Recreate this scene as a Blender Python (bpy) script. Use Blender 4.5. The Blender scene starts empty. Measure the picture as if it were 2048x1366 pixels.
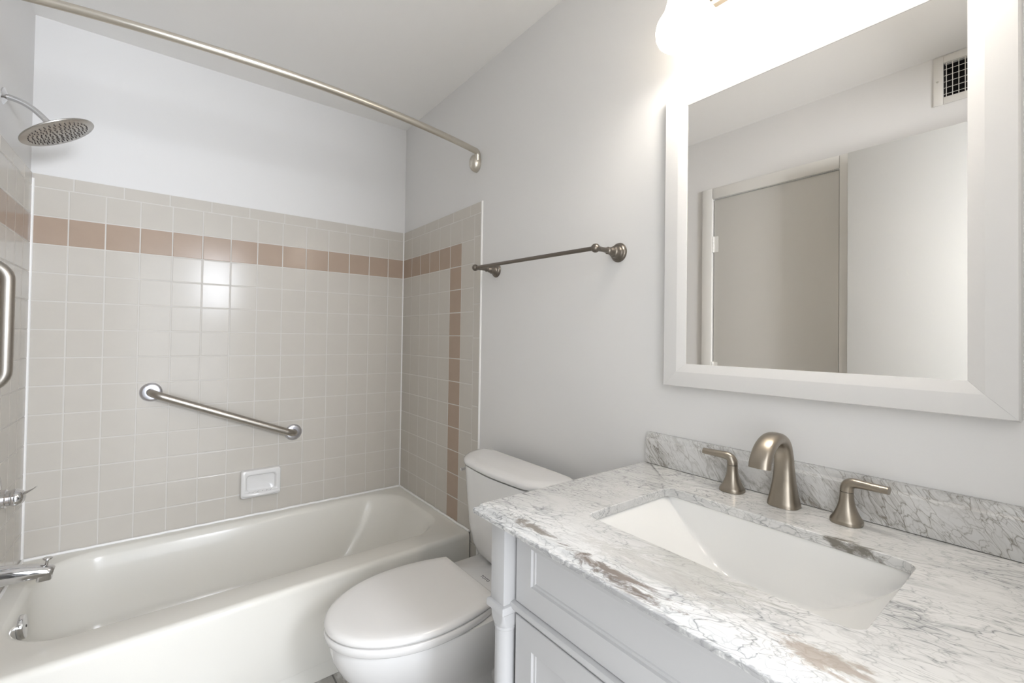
import bpy, bmesh, math, random
from mathutils import Vector, Matrix, Euler
random.seed(7)
PI = math.pi
S = bpy.context.scene

# ------------------------------------------------------------------ camera
FPX, SV = 898.99, -19.92
YAW, PITCH, ROLL = 0.6565, 0.0143, 0.0144
cam_data = bpy.data.cameras.new('camera')
cam = bpy.data.objects.new('camera', cam_data)
S.collection.objects.link(cam)
S.camera = cam
_f = Vector((math.sin(YAW) * math.cos(PITCH), math.cos(YAW) * math.cos(PITCH), math.sin(PITCH)))
_r = Vector((math.cos(YAW), -math.sin(YAW), 0))
_u = _r.cross(_f)
_R = math.cos(ROLL) * _r + math.sin(ROLL) * _u
_U = -math.sin(ROLL) * _r + math.cos(ROLL) * _u
M4 = Matrix((_R, _U, -_f)).transposed().to_4x4()
M4.translation = Vector((0.4094, -2.4716, 1.2547))
cam.matrix_world = M4
cam_data.sensor_fit = 'HORIZONTAL'
cam_data.sensor_width = 36.0
cam_data.lens = FPX * 36.0 / 2048.0
cam_data.shift_y = SV / 2048.0
cam_data.clip_start = 0.01

# ------------------------------------------------------------------ view / world / lights
S.view_settings.view_transform = 'Standard'
S.view_settings.look = 'None'
S.view_settings.gamma = 1.0
S.view_settings.use_curve_mapping = False
S.view_settings.exposure = 0.43

world = bpy.data.worlds.new('world')
S.world = world
world.use_nodes = True
bg = world.node_tree.nodes['Background']
bg.inputs[0].default_value = (0.95, 0.97, 1.0, 1)
bg.inputs[1].default_value = 3.0


def area(name, loc, target, sx, sy, power, col):
    l = bpy.data.lights.new(name, 'AREA')
    l.shape = 'RECTANGLE'
    l.size, l.size_y = sx, sy
    l.energy = power
    l.color = col
    o = bpy.data.objects.new(name, l)
    S.collection.objects.link(o)
    o.location = loc
    o.rotation_euler = (Vector(target) - Vector(loc)).to_track_quat('-Z', 'Y').to_euler()
    return o


# daylight that comes through the open doorway behind the camera
area('doorway_daylight', (0.98, -7.0, 1.25), (0.45, 0, 1.25), 2.1, 2.4, 55.0, (0.76, 0.86, 1.0))
# added fill light outside the doorway for tub and back wall, no known lamp
area('hallway_fill', (0.92, -3.45, 1.80), (0.65, 0.0, 1.45), 0.45, 0.5, 38.0, (0.87, 0.915, 1.0))
LAMP_POWER = 2.35
LAMP_COL = (1.0, 0.94, 0.86)

# ------------------------------------------------------------------ helpers


class MB:
    """collects geometry for ONE mesh object"""

    def __init__(self):
        self.v, self.f, self.m = [], [], []

    def add(self, verts, faces, mi=0):
        o = len(self.v)
        self.v += [Vector(p) for p in verts]
        self.f += [tuple(i + o for i in fc) for fc in faces]
        self.m += [mi] * len(faces)
        return self

    def box(self, lo, hi, bevel=0.0, seg=2, mi=0, mat=None):
        bm = bmesh.new()
        bmesh.ops.create_cube(bm, size=1)
        for v in bm.verts:
            v.co = Vector([(lo[i] + hi[i]) / 2 + v.co[i] * (hi[i] - lo[i]) for i in range(3)])
        if bevel:
            bmesh.ops.bevel(bm, geom=list(bm.edges), offset=bevel, segments=seg, profile=0.5, affect='EDGES')
        self.bm(bm, mi, mat)
        return self

    def bm(self, bm, mi=0, mat=None):
        bm.verts.index_update()
        vs = [(mat @ v.co if mat else v.co.copy()) for v in bm.verts]
        self.add(vs, [[v.index for v in f.verts] for f in bm.faces], mi)
        bm.free()

    def loft(self, rings, cap0=True, cap1=True, closed=True, mi=0):
        n = len(rings[0])
        vs = [p for r in rings for p in r]
        fs = []
        for k in range(len(rings) - 1):
            for i in range(n if closed else n - 1):
                j = (i + 1) % n
                fs.append((k * n + i, k * n + j, (k + 1) * n + j, (k + 1) * n + i))
        if cap0:
            fs.append(tuple(reversed(range(n))))
        if cap1:
            fs.append(tuple((len(rings) - 1) * n + i for i in range(n)))
        self.add(vs, fs, mi)
        return self

    def lathe(self, prof, origin=(0, 0, 0), axis=(0, 0, 1), n=40, mi=0, cap=True):
        """prof: list of (radius, height along the axis)"""
        q = Vector((0, 0, 1)).rotation_difference(Vector(axis).normalized())
        rings = []
        for r, h in prof:
            rings.append([Vector(origin) + q @ Vector((max(r, 1e-5) * math.cos(2 * PI * i / n), max(r, 1e-5) * math.sin(2 * PI * i / n), h)) for i in range(n)])
        return self.loft(rings, cap, cap, True, mi)

    def tube(self, path, rad, n=20, mi=0, cap=True, up=(0, 0, 1)):
        """path of points; rad = number, or list of (a, b): half axes across / along the up side"""
        P = [Vector(p) for p in path]
        rings = []
        prev = None
        for i, p in enumerate(P):
            t = (P[min(i + 1, len(P) - 1)] - P[max(i - 1, 0)]).normalized()
            if prev is None:
                a = Vector(up).cross(t)
                if a.length < 1e-4:
                    a = Vector((1, 0, 0)).cross(t)
                a.normalize()
            else:
                a = (prev - t * prev.dot(t)).normalized()
            prev = a
            b = t.cross(a)
            r = rad[i] if isinstance(rad, (list, tuple)) else rad
            ra, rb = r if isinstance(r, (list, tuple)) else (r, r)
            rings.append([p + a * (ra * math.cos(2 * PI * k / n)) + b * (rb * math.sin(2 * PI * k / n)) for k in range(n)])
        return self.loft(rings, cap, cap, True, mi)

    def build(self, name, mats, parent=None, smooth=True, angle=35):
        me = bpy.data.meshes.new(name)
        off = Vector((0, 0, 0))
        q = parent
        while q is not None:
            off += q.location
            q = q.parent
        me.from_pydata([tuple(p - off) for p in self.v], [], self.f)
        mats = mats if isinstance(mats, (list, tuple)) else [mats]
        for m in mats:
            me.materials.append(m)
        for i, p in enumerate(me.polygons):
            p.material_index = self.m[i]
        bm = bmesh.new()
        bm.from_mesh(me)
        bmesh.ops.recalc_face_normals(bm, faces=bm.faces)
        bm.to_mesh(me)
        bm.free()
        if smooth:
            me.polygons.foreach_set('use_smooth', [True] * len(me.polygons))
            me.set_sharp_from_angle(angle=math.radians(angle))
        o = bpy.data.objects.new(name, me)
        S.collection.objects.link(o)
        if parent:
            o.parent = parent
        return o


def thing(name, loc, label, cat, group=None):
    o = bpy.data.objects.new(name, None)
    o.empty_display_size = 0.05
    o.location = loc
    S.collection.objects.link(o)
    o['label'] = label
    o['category'] = cat
    if group:
        o['group'] = group
    return o


def tag(o, label, cat, group=None):
    o['label'] = label
    o['category'] = cat
    if group:
        o['group'] = group
    return o


def struct(o):
    o['kind'] = 'structure'
    return o


def rrect(x0, x1, y0, y1, r, z, nc=8, ns=6):
    """rounded rectangle ring in the XY plane, fixed point count"""
    pts = []
    cs = [(x1 - r, y1 - r, 0), (x0 + r, y1 - r, PI / 2), (x0 + r, y0 + r, PI), (x1 - r, y0 + r, 1.5 * PI)]
    for k, (cx, cy, a0) in enumerate(cs):
        arc = [(cx + r * math.cos(a0 + PI / 2 * i / nc), cy + r * math.sin(a0 + PI / 2 * i / nc)) for i in range(nc + 1)]
        nx, ny, na = cs[(k + 1) % 4]
        st = (nx + r * math.cos(na), ny + r * math.sin(na))
        pts += arc
        for i in range(1, ns):
            t = i / ns
            pts.append((arc[-1][0] * (1 - t) + st[0] * t, arc[-1][1] * (1 - t) + st[1] * t))
    return [Vector((x, y, z)) for x, y in pts]


def smooth_path(pts, n=8):
    """Catmull-Rom through the points"""
    P = [Vector(p) for p in pts]
    P = [2 * P[0] - P[1]] + P + [2 * P[-1] - P[-2]]
    out = []
    for i in range(1, len(P) - 2):
        for k in range(n):
            t = k / n
            a, b, c, d = P[i - 1], P[i], P[i + 1], P[i + 2]
            out.append(0.5 * ((2 * b) + (c - a) * t + (2 * a - 5 * b + 4 * c - d) * t * t + (-a + 3 * b - 3 * c + d) * t ** 3))
    out.append(P[-2])
    return out


def interp(tab, t):
    for (a, va), (b, vb) in zip(tab, tab[1:]):
        if t <= b:
            k = (t - a) / (b - a)
            return va + (vb - va) * k
    return tab[-1][1]


def copy_tree(o, parent=None):
    c = o.copy()
    S.collection.objects.link(c)
    c.parent = parent
    for ch in list(o.children):
        copy_tree(ch, c)
    return c


# ------------------------------------------------------------------ materials


class NT:
    def __init__(self, name):
        self.mat = bpy.data.materials.new(name)
        self.mat.use_nodes = True
        self.t = self.mat.node_tree
        self.b = self.t.nodes['Principled BSDF']

    def n(self, typ, **kw):
        nd = self.t.nodes.new(typ)
        for k, v in kw.items():
            if k.startswith('_'):
                setattr(nd, k[1:], v)
            else:
                nd.inputs[k.replace('__', ' ')].default_value = v
        return nd

    def l(self, a, b):
        self.t.links.new(a, b)

    def set(self, **kw):
        for k, v in kw.items():
            self.b.inputs[k.replace('__', ' ')].default_value = v
        return self


def rgb(r, g, b):
    """sRGB 0-255 to linear"""
    f = lambda c: (c / 255 / 12.92) if c / 255 <= 0.04045 else ((c / 255 + 0.055) / 1.055) ** 2.4
    return (f(r), f(g), f(b), 1)


def simple(name, col, rough=0.5, metal=0.0, coat=0.0, noise=None, bump=0.0, bscale=200.0, spec=0.5):
    m = NT(name)
    m.set(Base__Color=col, Roughness=rough, Metallic=metal, Specular__IOR__Level=spec)
    if coat:
        m.set(Coat__Weight=coat, Coat__Roughness=0.08)
    tc = m.n('ShaderNodeTexCoord')
    if noise:
        amt, sc = noise
        nz = m.n('ShaderNodeTexNoise', Scale=sc, Detail=3.0)
        m.l(tc.outputs['Object'], nz.inputs['Vector'])
        mr = m.n('ShaderNodeMapRange')
        mr.inputs['To Min'].default_value = 1 - amt
        mr.inputs['To Max'].default_value = 1 + amt
        m.l(nz.outputs['Fac'], mr.inputs['Value'])
        mx = m.n('ShaderNodeMix', _data_type='RGBA', _blend_type='MULTIPLY')
        mx.inputs[0].default_value = 1.0
        mx.inputs[6].default_value = col
        m.l(mr.outputs[0], mx.inputs[7])
        m.l(mx.outputs[2], m.b.inputs['Base Color'])
    if bump:
        nb = m.n('ShaderNodeTexNoise', Scale=bscale, Detail=2.0)
        m.l(tc.outputs['Object'], nb.inputs['Vector'])
        bp = m.n('ShaderNodeBump', Strength=bump, Distance=0.002)
        m.l(nb.outputs['Fac'], bp.inputs['Height'])
        m.l(bp.outputs[0], m.b.inputs['Normal'])
    return m.mat


def brushed(name, col, rough, scale=(400, 400, 8), amt=0.12):
    m = NT(name)
    m.set(Base__Color=col, Roughness=rough, Metallic=1.0)
    tc = m.n('ShaderNodeTexCoord')
    mp = m.n('ShaderNodeMapping')
    mp.inputs['Scale'].default_value = scale
    m.l(tc.outputs['Object'], mp.inputs['Vector'])
    nz = m.n('ShaderNodeTexNoise', Scale=1.0, Detail=2.0)
    m.l(mp.outputs[0], nz.inputs['Vector'])
    mr = m.n('ShaderNodeMapRange')
    mr.inputs['To Min'].default_value = rough - amt
    mr.inputs['To Max'].default_value = rough + amt
    m.l(nz.outputs['Fac'], mr.inputs['Value'])
    m.l(mr.outputs[0], m.b.inputs['Roughness'])
    return m.mat


def marble(name, rot, stretch, seed, patches=(), streak=0.5, dark=(0.23, 0.235, 0.235, 1)):
    """white marble: fine crackle veins, soft grey clouds, a few dark streaks and brown stains"""
    m = NT(name)
    m.set(Roughness=0.16, Coat__Weight=0.15, Coat__Roughness=0.1)
    tc = m.n('ShaderNodeTexCoord')
    mp = m.n('ShaderNodeMapping')
    mp.inputs['Location'].default_value = (seed, seed * 0.7, seed * 1.3)
    mp.inputs['Rotation'].default_value = rot
    mp.inputs['Scale'].default_value = stretch
    # rotate first, then stretch: two mappings
    mp.inputs['Scale'].default_value = (1, 1, 1)
    mp2 = m.n('ShaderNodeMapping')
    mp2.inputs['Scale'].default_value = stretch
    m.l(tc.outputs['Object'], mp.inputs['Vector'])
    m.l(mp.outputs[0], mp2.inputs['Vector'])
    # distortion field
    dn = m.n('ShaderNodeTexNoise', Scale=7.0, Detail=4.0, Roughness=0.55)
    m.l(mp2.outputs[0], dn.inputs['Vector'])
    sub = m.n('ShaderNodeVectorMath', _operation='SUBTRACT')
    sub.inputs[1].default_value = (0.5, 0.5, 0.5)
    m.l(dn.outputs['Color'], sub.inputs[0])
    sc = m.n('ShaderNodeVectorMath', _operation='SCALE')
    sc.inputs['Scale'].default_value = 0.16
    m.l(sub.outputs[0], sc.inputs[0])
    ad = m.n('ShaderNodeVectorMath', _operation='ADD')
    m.l(mp2.outputs[0], ad.inputs[0])
    m.l(sc.outputs[0], ad.inputs[1])

    def ramp(sock, stops):
        r = m.n('ShaderNodeValToRGB')
        els = r.color_ramp.elements
        while len(els) < len(stops):
            els.new(0.5)
        for e, (p, c) in zip(els, stops):
            e.position = p
            e.color = (c, c, c, 1) if not isinstance(c, tuple) else c
        m.l(sock, r.inputs[0])
        return r.outputs[0]

    def math_(op, a, b):
        n = m.n('ShaderNodeMath', _operation=op)
        for i, x in enumerate((a, b)):
            if isinstance(x, (int, float)):
                n.inputs[i].default_value = x
            else:
                m.l(x, n.inputs[i])
        return n.outputs[0]

    def vein(scale, width, strength, breakup):
        v = m.n('ShaderNodeTexVoronoi', _feature='DISTANCE_TO_EDGE', Scale=scale)
        m.l(ad.outputs[0], v.inputs['Vector'])
        line = ramp(v.outputs['Distance'], [(0.0, 1.0), (width, 0.35), (width * 3, 0.0)])
        nz = m.n('ShaderNodeTexNoise', Scale=breakup, Detail=3.0)
        m.l(mp.outputs[0], nz.inputs['Vector'])
        mask = ramp(nz.outputs['Fac'], [(0.34, 0.0), (0.58, 1.0)])
        return math_('MULTIPLY', math_('MULTIPLY', line, mask), strength)

    v1 = vein(24.0, 0.022, 0.80, 9.0)
    v2 = vein(52.0, 0.030, 0.62, 14.0)
    # long soft streaks
    wn = m.n('ShaderNodeTexNoise', Scale=5.5, Detail=7.0, Roughness=0.62, Distortion=0.6)
    m.l(ad.outputs[0], wn.inputs['Vector'])
    st = ramp(wn.outputs['Fac'], [(0.455, 0.0), (0.495, 1.0), (0.51, 0.9), (0.56, 0.0)])
    bn = m.n('ShaderNodeTexNoise', Scale=4.0, Detail=2.0)
    m.l(mp.outputs[0], bn.inputs['Vector'])
    stm = ramp(bn.outputs['Fac'], [(0.42, 0.0), (0.66, 1.0)])
    v3 = math_('MULTIPLY', math_('MULTIPLY', st, stm), streak)
    cn = m.n('ShaderNodeTexNoise', Scale=3.2, Detail=5.0, Roughness=0.6)
    m.l(ad.outputs[0], cn.inputs['Vector'])
    cl = math_('MULTIPLY', ramp(cn.outputs['Fac'], [(0.45, 0.0), (0.75, 1.0)]), 0.30)
    tot = math_('ADD', math_('ADD', v1, v2), math_('ADD', v3, cl))
    mix = m.n('ShaderNodeMix', _data_type='RGBA')
    mix.clamp_factor = True
    m.l(tot, mix.inputs[0])
    mix.inputs[6].default_value = (0.66, 0.655, 0.64, 1)
    mix.inputs[7].default_value = dark
    col = mix.outputs[2]
    # stains with a place of their own: (centre, half size, colour, amount, noise scale)
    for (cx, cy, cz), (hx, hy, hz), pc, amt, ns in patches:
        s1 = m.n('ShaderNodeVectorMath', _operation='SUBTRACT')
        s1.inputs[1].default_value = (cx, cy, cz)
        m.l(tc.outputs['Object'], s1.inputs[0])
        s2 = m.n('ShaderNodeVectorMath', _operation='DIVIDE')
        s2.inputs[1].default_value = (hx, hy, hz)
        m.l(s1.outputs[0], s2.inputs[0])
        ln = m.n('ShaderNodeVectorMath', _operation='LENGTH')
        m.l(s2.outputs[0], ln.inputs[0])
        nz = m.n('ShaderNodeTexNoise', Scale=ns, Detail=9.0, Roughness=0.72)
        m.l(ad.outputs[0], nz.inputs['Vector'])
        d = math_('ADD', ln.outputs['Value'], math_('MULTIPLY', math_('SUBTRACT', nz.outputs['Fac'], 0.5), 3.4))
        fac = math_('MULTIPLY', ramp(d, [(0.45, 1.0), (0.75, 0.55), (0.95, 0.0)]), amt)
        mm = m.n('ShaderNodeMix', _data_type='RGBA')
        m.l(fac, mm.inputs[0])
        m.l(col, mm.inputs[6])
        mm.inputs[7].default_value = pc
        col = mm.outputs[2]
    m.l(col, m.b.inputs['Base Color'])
    return m.mat


PAINT = simple('wall_paint', (0.745, 0.735, 0.72, 1), 0.55, spec=0.3, bump=0.05, bscale=160)
CEIL = simple('ceiling_paint', (0.90, 0.885, 0.86, 1), 0.7, spec=0.3, bump=0.04, bscale=160)
TRIMP = simple('trim_paint', (0.75, 0.735, 0.70, 1), 0.35)
DOORP = simple('door_paint', (0.61, 0.595, 0.56, 1), 0.4)
LEAFP = simple('door_leaf_paint', (0.47, 0.468, 0.45, 1), 0.4)
TILE = simple('cream_tile', (0.575, 0.542, 0.49, 1), 0.17, spec=0.15, noise=(0.03, 14))
TAUPE = simple('taupe_tile', (0.42, 0.325, 0.255, 1), 0.17, spec=0.18, noise=(0.05, 14))
GROUT = simple('grout', (0.63, 0.605, 0.565, 1), 0.7)
CAULK = simple('caulk', (0.88, 0.87, 0.85, 1), 0.4)
ENAMEL = simple('tub_enamel', (0.75, 0.73, 0.675, 1), 0.2, spec=0.25, coat=0.05)
CHINA = simple('vitreous_china', (0.78, 0.77, 0.755, 1), 0.08, coat=0.4)
SEATP = simple('seat_plastic', (0.78, 0.765, 0.745, 1), 0.16)
SINKC = simple('sink_china', (0.80, 0.795, 0.775, 1), 0.07, coat=0.4)
CABP = simple('cabinet_paint', (0.54, 0.54, 0.545, 1), 0.32)
FRAMEP = simple('frame_paint', (0.63, 0.62, 0.605, 1), 0.3)
CHROME = simple('chrome', (0.70, 0.70, 0.71, 1), 0.07, metal=1.0)
STEEL = brushed('brushed_steel', (0.50, 0.48, 0.45, 1), 0.32)
GRABM = brushed('satin_steel', (0.43, 0.40, 0.36, 1), 0.36, scale=(60, 60, 60), amt=0.03)
FLANGEM = simple('flange_steel', (0.66, 0.66, 0.70, 1), 0.28, metal=1.0)
NICKEL = brushed('brushed_nickel', (0.36, 0.32, 0.268, 1), 0.32, scale=(300, 300, 20), amt=0.06)
BRONZE = brushed('aged_pewter', (0.21, 0.185, 0.158, 1), 0.34, amt=0.08)
RODM = simple('satin_nickel_rod', (0.64, 0.60, 0.53, 1), 0.30, metal=1.0)
DARK = simple('duct_shade', (0.015, 0.013, 0.012, 1), 0.8)
RUBBER = simple('dark_rubber', (0.06, 0.05, 0.045, 1), 0.6)
INK = simple('logo_ink', (0.05, 0.05, 0.055, 1), 0.5)
VENTP = simple('vent_paint', (0.72, 0.70, 0.66, 1), 0.45)

MIRROR = NT('mirror_glass').set(Base__Color=(0.85, 0.825, 0.785, 1), Roughness=0.0, Metallic=1.0).mat

_g = NT('lamp_glass')
_g.set(Base__Color=(0.95, 0.94, 0.92, 1), Roughness=0.35, Emission__Color=(1.0, 0.96, 0.90, 1), Emission__Strength=1.8)
_tr = _g.n('ShaderNodeBsdfTranslucent')
_tr.inputs[0].default_value = (0.95, 0.93, 0.9, 1)
_ms = _g.n('ShaderNodeMixShader')
_ms.inputs[0].default_value = 0.6
_out = [n for n in _g.t.nodes if n.type == 'OUTPUT_MATERIAL'][0]
_g.l(_g.b.outputs[0], _ms.inputs[1])
_g.l(_tr.outputs[0], _ms.inputs[2])
_g.l(_ms.outputs[0], _out.inputs['Surface'])
LAMPGLASS = _g.mat
BULB = NT('bulb_glow').set(Base__Color=(1, 1, 1, 1), Emission__Color=(1.0, 0.93, 0.84, 1), Emission__Strength=10.0).mat

# floor: pale grey marble tiles with thin grout lines
_m = NT('floor_tile')
_m.set(Roughness=0.2)
_tc = _m.n('ShaderNodeTexCoord')
_bk = _m.n('ShaderNodeTexBrick', Scale=1.0)
_bk.offset = 0.5
_bk.inputs['Brick Width'].default_value = 0.305
_bk.inputs['Row Height'].default_value = 0.305
_bk.inputs['Mortar Size'].default_value = 0.003
_bk.inputs['Color1'].default_value = (0.62, 0.61, 0.59, 1)
_bk.inputs['Color2'].default_value = (0.58, 0.57, 0.55, 1)
_bk.inputs['Mortar'].default_value = (0.24, 0.235, 0.23, 1)
_m.l(_tc.outputs['Object'], _bk.inputs['Vector'])
_nz = _m.n('ShaderNodeTexNoise', Scale=7.0, Detail=7.0, Roughness=0.65, Distortion=1.2)
_m.l(_tc.outputs['Object'], _nz.inputs['Vector'])
_cr = _m.n('ShaderNodeValToRGB')
_cr.color_ramp.elements[0].position = 0.47
_cr.color_ramp.elements[0].color = (1, 1, 1, 1)
_cr.color_ramp.elements[1].position = 0.53
_cr.color_ramp.elements[1].color = (0.72, 0.7, 0.68, 1)
_m.l(_nz.outputs['Fac'], _cr.inputs[0])
_mx = _m.n('ShaderNodeMix', _data_type='RGBA', _blend_type='MULTIPLY')
_mx.inputs[0].default_value = 1.0
_m.l(_bk.outputs['Color'], _mx.inputs[6])
_m.l(_cr.outputs[0], _mx.inputs[7])
_m.l(_mx.outputs[2], _m.b.inputs['Base Color'])
FLOORM = _m.mat

# ------------------------------------------------------------------ room shell
FZ, CZ = 0.02, 2.4675            # floor and ceiling heights
XL, XR = -0.010, 1.511           # painted wall faces
YB, YF = 0.006, -2.62            # back wall face, rear wall face
TH = 0.10
struct(MB().box((-1.0, -6.8, FZ - 0.1), (XR + TH, YB + TH, FZ)).build('floor', FLOORM, smooth=False))
struct(MB().box((XL - TH, YF - TH, CZ), (XR + TH, YB + TH, CZ + 0.1)).build('ceiling', CEIL, smooth=False))
wall_back = struct(MB().box((XL - TH, YB, FZ), (XR + TH, YB + TH, CZ)).build('wall_back', PAINT, smooth=False))
wall_right = struct(MB().box((XR, YF - TH, FZ), (XR + TH, YB, CZ)).build('wall_right', PAINT, smooth=False))
# left wall with the closet door opening and the vent opening
DY0, DY1, DZ = -1.722, -1.088, 2.094      # closet door opening
VY0, VY1, VZ0, VZ1 = -2.345, -2.085, 2.289, 2.433
mb = MB()
mb.box((XL - TH, DY1, FZ), (XL, YB, CZ))
mb.box((XL - TH, DY0, DZ), (XL, DY1, CZ))
mb.box((XL - TH, VY1, FZ), (XL, DY0, CZ))
mb.box((XL - TH, VY0, FZ), (XL, VY1, VZ0))
mb.box((XL - TH, VY0, VZ1), (XL, VY1, CZ))
mb.box((XL - TH, YF, FZ), (XL, VY0, CZ))
wall_left = struct(mb.build('wall_left', PAINT, smooth=False))
# rear wall with the open doorway the photograph is taken from
RX0, RX1, RZ = 0.15, 0.93, 2.10
mb = MB()
mb.box((XL - TH, YF - TH, FZ), (RX0, YF, CZ))
mb.box((RX1, YF - TH, FZ), (XR, YF, CZ))
mb.box((RX0, YF - TH, RZ), (RX1, YF, CZ))
struct(mb.build('wall_rear', PAINT, smooth=False))
mb = MB()
mb.box((RX0 - 0.055, YF, FZ), (RX0, YF + 0.015, RZ + 0.055), 0.004)
mb.box((RX1, YF, FZ), (RX1 + 0.055, YF + 0.015, RZ + 0.055), 0.004)
mb.box((RX0, YF, RZ), (RX1, YF + 0.015, RZ + 0.055), 0.004)
struct(mb.build('trim_1', TRIMP))

# closet door in the left wall, seen in the mirror
CW = 0.064
mb = MB()


def casing(y0, y1, z0, z1):
    mb.box((XL, y0, z0), (XL + 0.016, y1, z1), 0.005, 2)


casing(DY1, DY1 + CW, FZ, DZ + CW)
casing(DY0 - CW, DY0, FZ, DZ + CW)
casing(DY0, DY1, DZ, DZ + CW)
struct(mb.build('trim_2', TRIMP))
door_1 = struct(MB().box((XL - 0.036, DY0 + 0.005, FZ + 0.008), (XL + 0.001, DY1 - 0.005, DZ - 0.005), 0.002).build('door_1', DOORP))
for zc in (1.825, 1.085, 0.30):
    hb = MB()
    for k in range(5):
        hb.lathe([(0.0065, 0), (0.007, 0.001), (0.007, 0.0175), (0.0065, 0.0185)], (XL + 0.006, DY1 - 0.002, zc - 0.047 + 0.019 * k), n=14)
    hb.box((XL + 0.0005, DY1 - 0.03, zc - 0.046), (XL + 0.003, DY1 - 0.004, zc + 0.046))
    hb.build('hinge', TRIMP, door_1)
# the entry door leaf, swung open along the left wall
leaf = struct(MB().box((0.150, YF + 0.03, FZ + 0.012), (0.186, -1.806, 2.094), 0.002).build('door_2', LEAFP))
kb = MB()
for sx, d in ((0.186, 1), (0.150, -1)):
    kb.lathe([(0.03, 0), (0.03, 0.004), (0.012, 0.008), (0.011, 0.025), (0.024, 0.032), (0.028, 0.044), (0.022, 0.054), (0.0, 0.057)], (sx, -1.87, 0.93), (d, 0, 0), n=28)
kb.build('door_knob', NICKEL, leaf)

# ------------------------------------------------------------------ wall tile
T = 0.1095
TY = 0.1083
Z0 = 1.59
G = 0.0021        # grout width
TZ = [Z0 - k * T for k in range(0, 15)]
TOP1, TOP2, TOP3 = Z0 + T, Z0 + 2 * T, Z0 + 2 * T + 0.051
TUBTOP = 0.387
TILE_X1 = 0.0976


def tile(mb, org, ua, va, na, u0, u1, v0, v1, mi):
    """one glazed tile with a soft edge; u, v in the wall plane, n towards the room"""
    g = G / 2
    u0, u1, v0, v1 = u0 + g, u1 - g, v0 + g, v1 - g
    if u1 - u0 < 0.004 or v1 - v0 < 0.004:
        return
    t0, t1 = random.uniform(-.00028, .00028), random.uniform(-.00028, .00028)
    rings = []
    for ins, h in ((0, 0.0), (0, 0.0028), (0.0010, 0.0040), (0.0030, 0.0046)):
        ring = []
        for (uu, vv) in ((u0 + ins, v0 + ins), (u1 - ins, v0 + ins), (u1 - ins, v1 - ins), (u0 + ins, v1 - ins)):
            hh = h
            if h > 0.003:
                hh += t0 * ((uu - u0) / (u1 - u0) - .5) + t1 * ((vv - v0) / (v1 - v0) - .5)
            ring.append(org + ua * uu + va * vv + na * hh)
        rings.append(ring)
    mb.loft(rings, cap0=False, cap1=True, mi=mi)


def tile_wall(parent, org, ua, na, ulines, brown_col, bull):
    """tile one alcove wall. ulines: tile joints, brown_col: index of the taupe column or None, bull: (u0,u1) edge trim"""
    org, ua, na = Vector(org), Vector(ua), Vector(na)
    va = Vector((0, 0, 1))
    mb = MB()
    zl = [TOP2, TOP1] + [z for z in TZ if z > TUBTOP + 0.012] + [TUBTOP]
    for i, (u0, u1) in enumerate(zip(ulines, ulines[1:])):
        for k, (zt, zb) in enumerate(zip(zl, zl[1:])):
            mi = 0
            if k == 1 and (brown_col is None or i <= brown_col):
                mi = 1
            if brown_col is not None and i == brown_col and k >= 1:
                mi = 1
            tile(mb, org, ua, va, na, u0, u1, zb, zt, mi)
    # cap trim: longer pieces, joints of their own
    ua_end = bull[1] if bull else ulines[-1]
    u = ulines[0]
    k = 0
    while u < ua_end - 0.01:
        w = 0.152 if k else 0.115
        u2 = min(u + w, ua_end)
        if ua_end - u2 < 0.03:
            u2 = ua_end
        tile(mb, org, ua, va, na, u, u2, TOP2, TOP3, 0)
        u = u2
        k += 1
    if bull:
        z = TOP2
        first = True
        while z > FZ + 0.01:
            h = 0.10 if first else 0.152
            first = False
            zb = max(z - h, FZ)
            tile(mb, org, ua, va, na, bull[0], bull[1], zb, z, 0)
            z = zb
    mb.build('tile_panel', [TILE, TAUPE], parent, angle=9)
    e = bull[1] if bull else ulines[-1]
    g = MB()
    a = org + ua * ulines[0]
    b = org + ua * e
    lo = [min(a[i], b[i]) for i in range(3)]
    hi = [max(a[i], b[i]) for i in range(3)]
    nn = na * 0.0040
    for i in range(2):
        if nn[i] > 0:
            hi[i] += nn[i]
        elif nn[i] < 0:
            lo[i] += nn[i]
    g.box((lo[0], lo[1], TUBTOP), (hi[0], hi[1], TOP3 - 0.001))
    g.build('grout', GROUT, parent, smooth=False)


ul = [-0.005, TILE_X1] + [TILE_X1 + T * i for i in range(1, 13)] + [1.5062]
tile_wall(wall_back, (0, YB - 0.0005, 0), (1, 0, 0), (0, -1, 0), ul, None, None)
ul = [0.0] + [0.0027 + TY * j for j in range(1, 8)]
tile_wall(wall_right, (XR - 0.0005, 0, 0), (0, -1, 0), (-1, 0, 0), ul, 5, (ul[-1], ul[-1] + 0.055))
tile_wall(wall_left, (XL + 0.0005, 0, 0), (0, -1, 0), (1, 0, 0), ul, 5, (ul[-1], ul[-1] + 0.055))
# edge bead of the bullnose on the right wall, caulk in the corners and along the tub
be = ul[-1] + 0.055
mb = MB()
mb.tube([(XR - 0.001, -be, FZ), (XR - 0.001, -be, TOP3)], 0.005, 12)
mb.build('edge_bead', CAULK, wall_right)
for x, w in ((-0.004, wall_left), (1.505, wall_right)):
    MB().tube([(x, 0.0005, TUBTOP), (x, 0.0005, TOP3 if w is wall_right else TOP2 + 0.03)], 0.0042 if w is wall_right else 0.006, 10).build('caulk_bead', CAULK, w)
# ------------------------------------------------------------------ bathtub
tub = thing('bathtub', (0.75, -0.38, FZ), 'white alcove bathtub along the tiled back wall', 'bathtub')
X0, X1 = -0.003, 1.503


def yfront(x):
    return -0.818 + (x / 1.505) * 0.052


def ringtub(x0, x1, y0, y1, r, z, skew=1.0, n_c=12, n_s=12):
    pts = rrect(x0, x1, y0, y1, r, z, n_c, n_s)
    return pts


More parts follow.
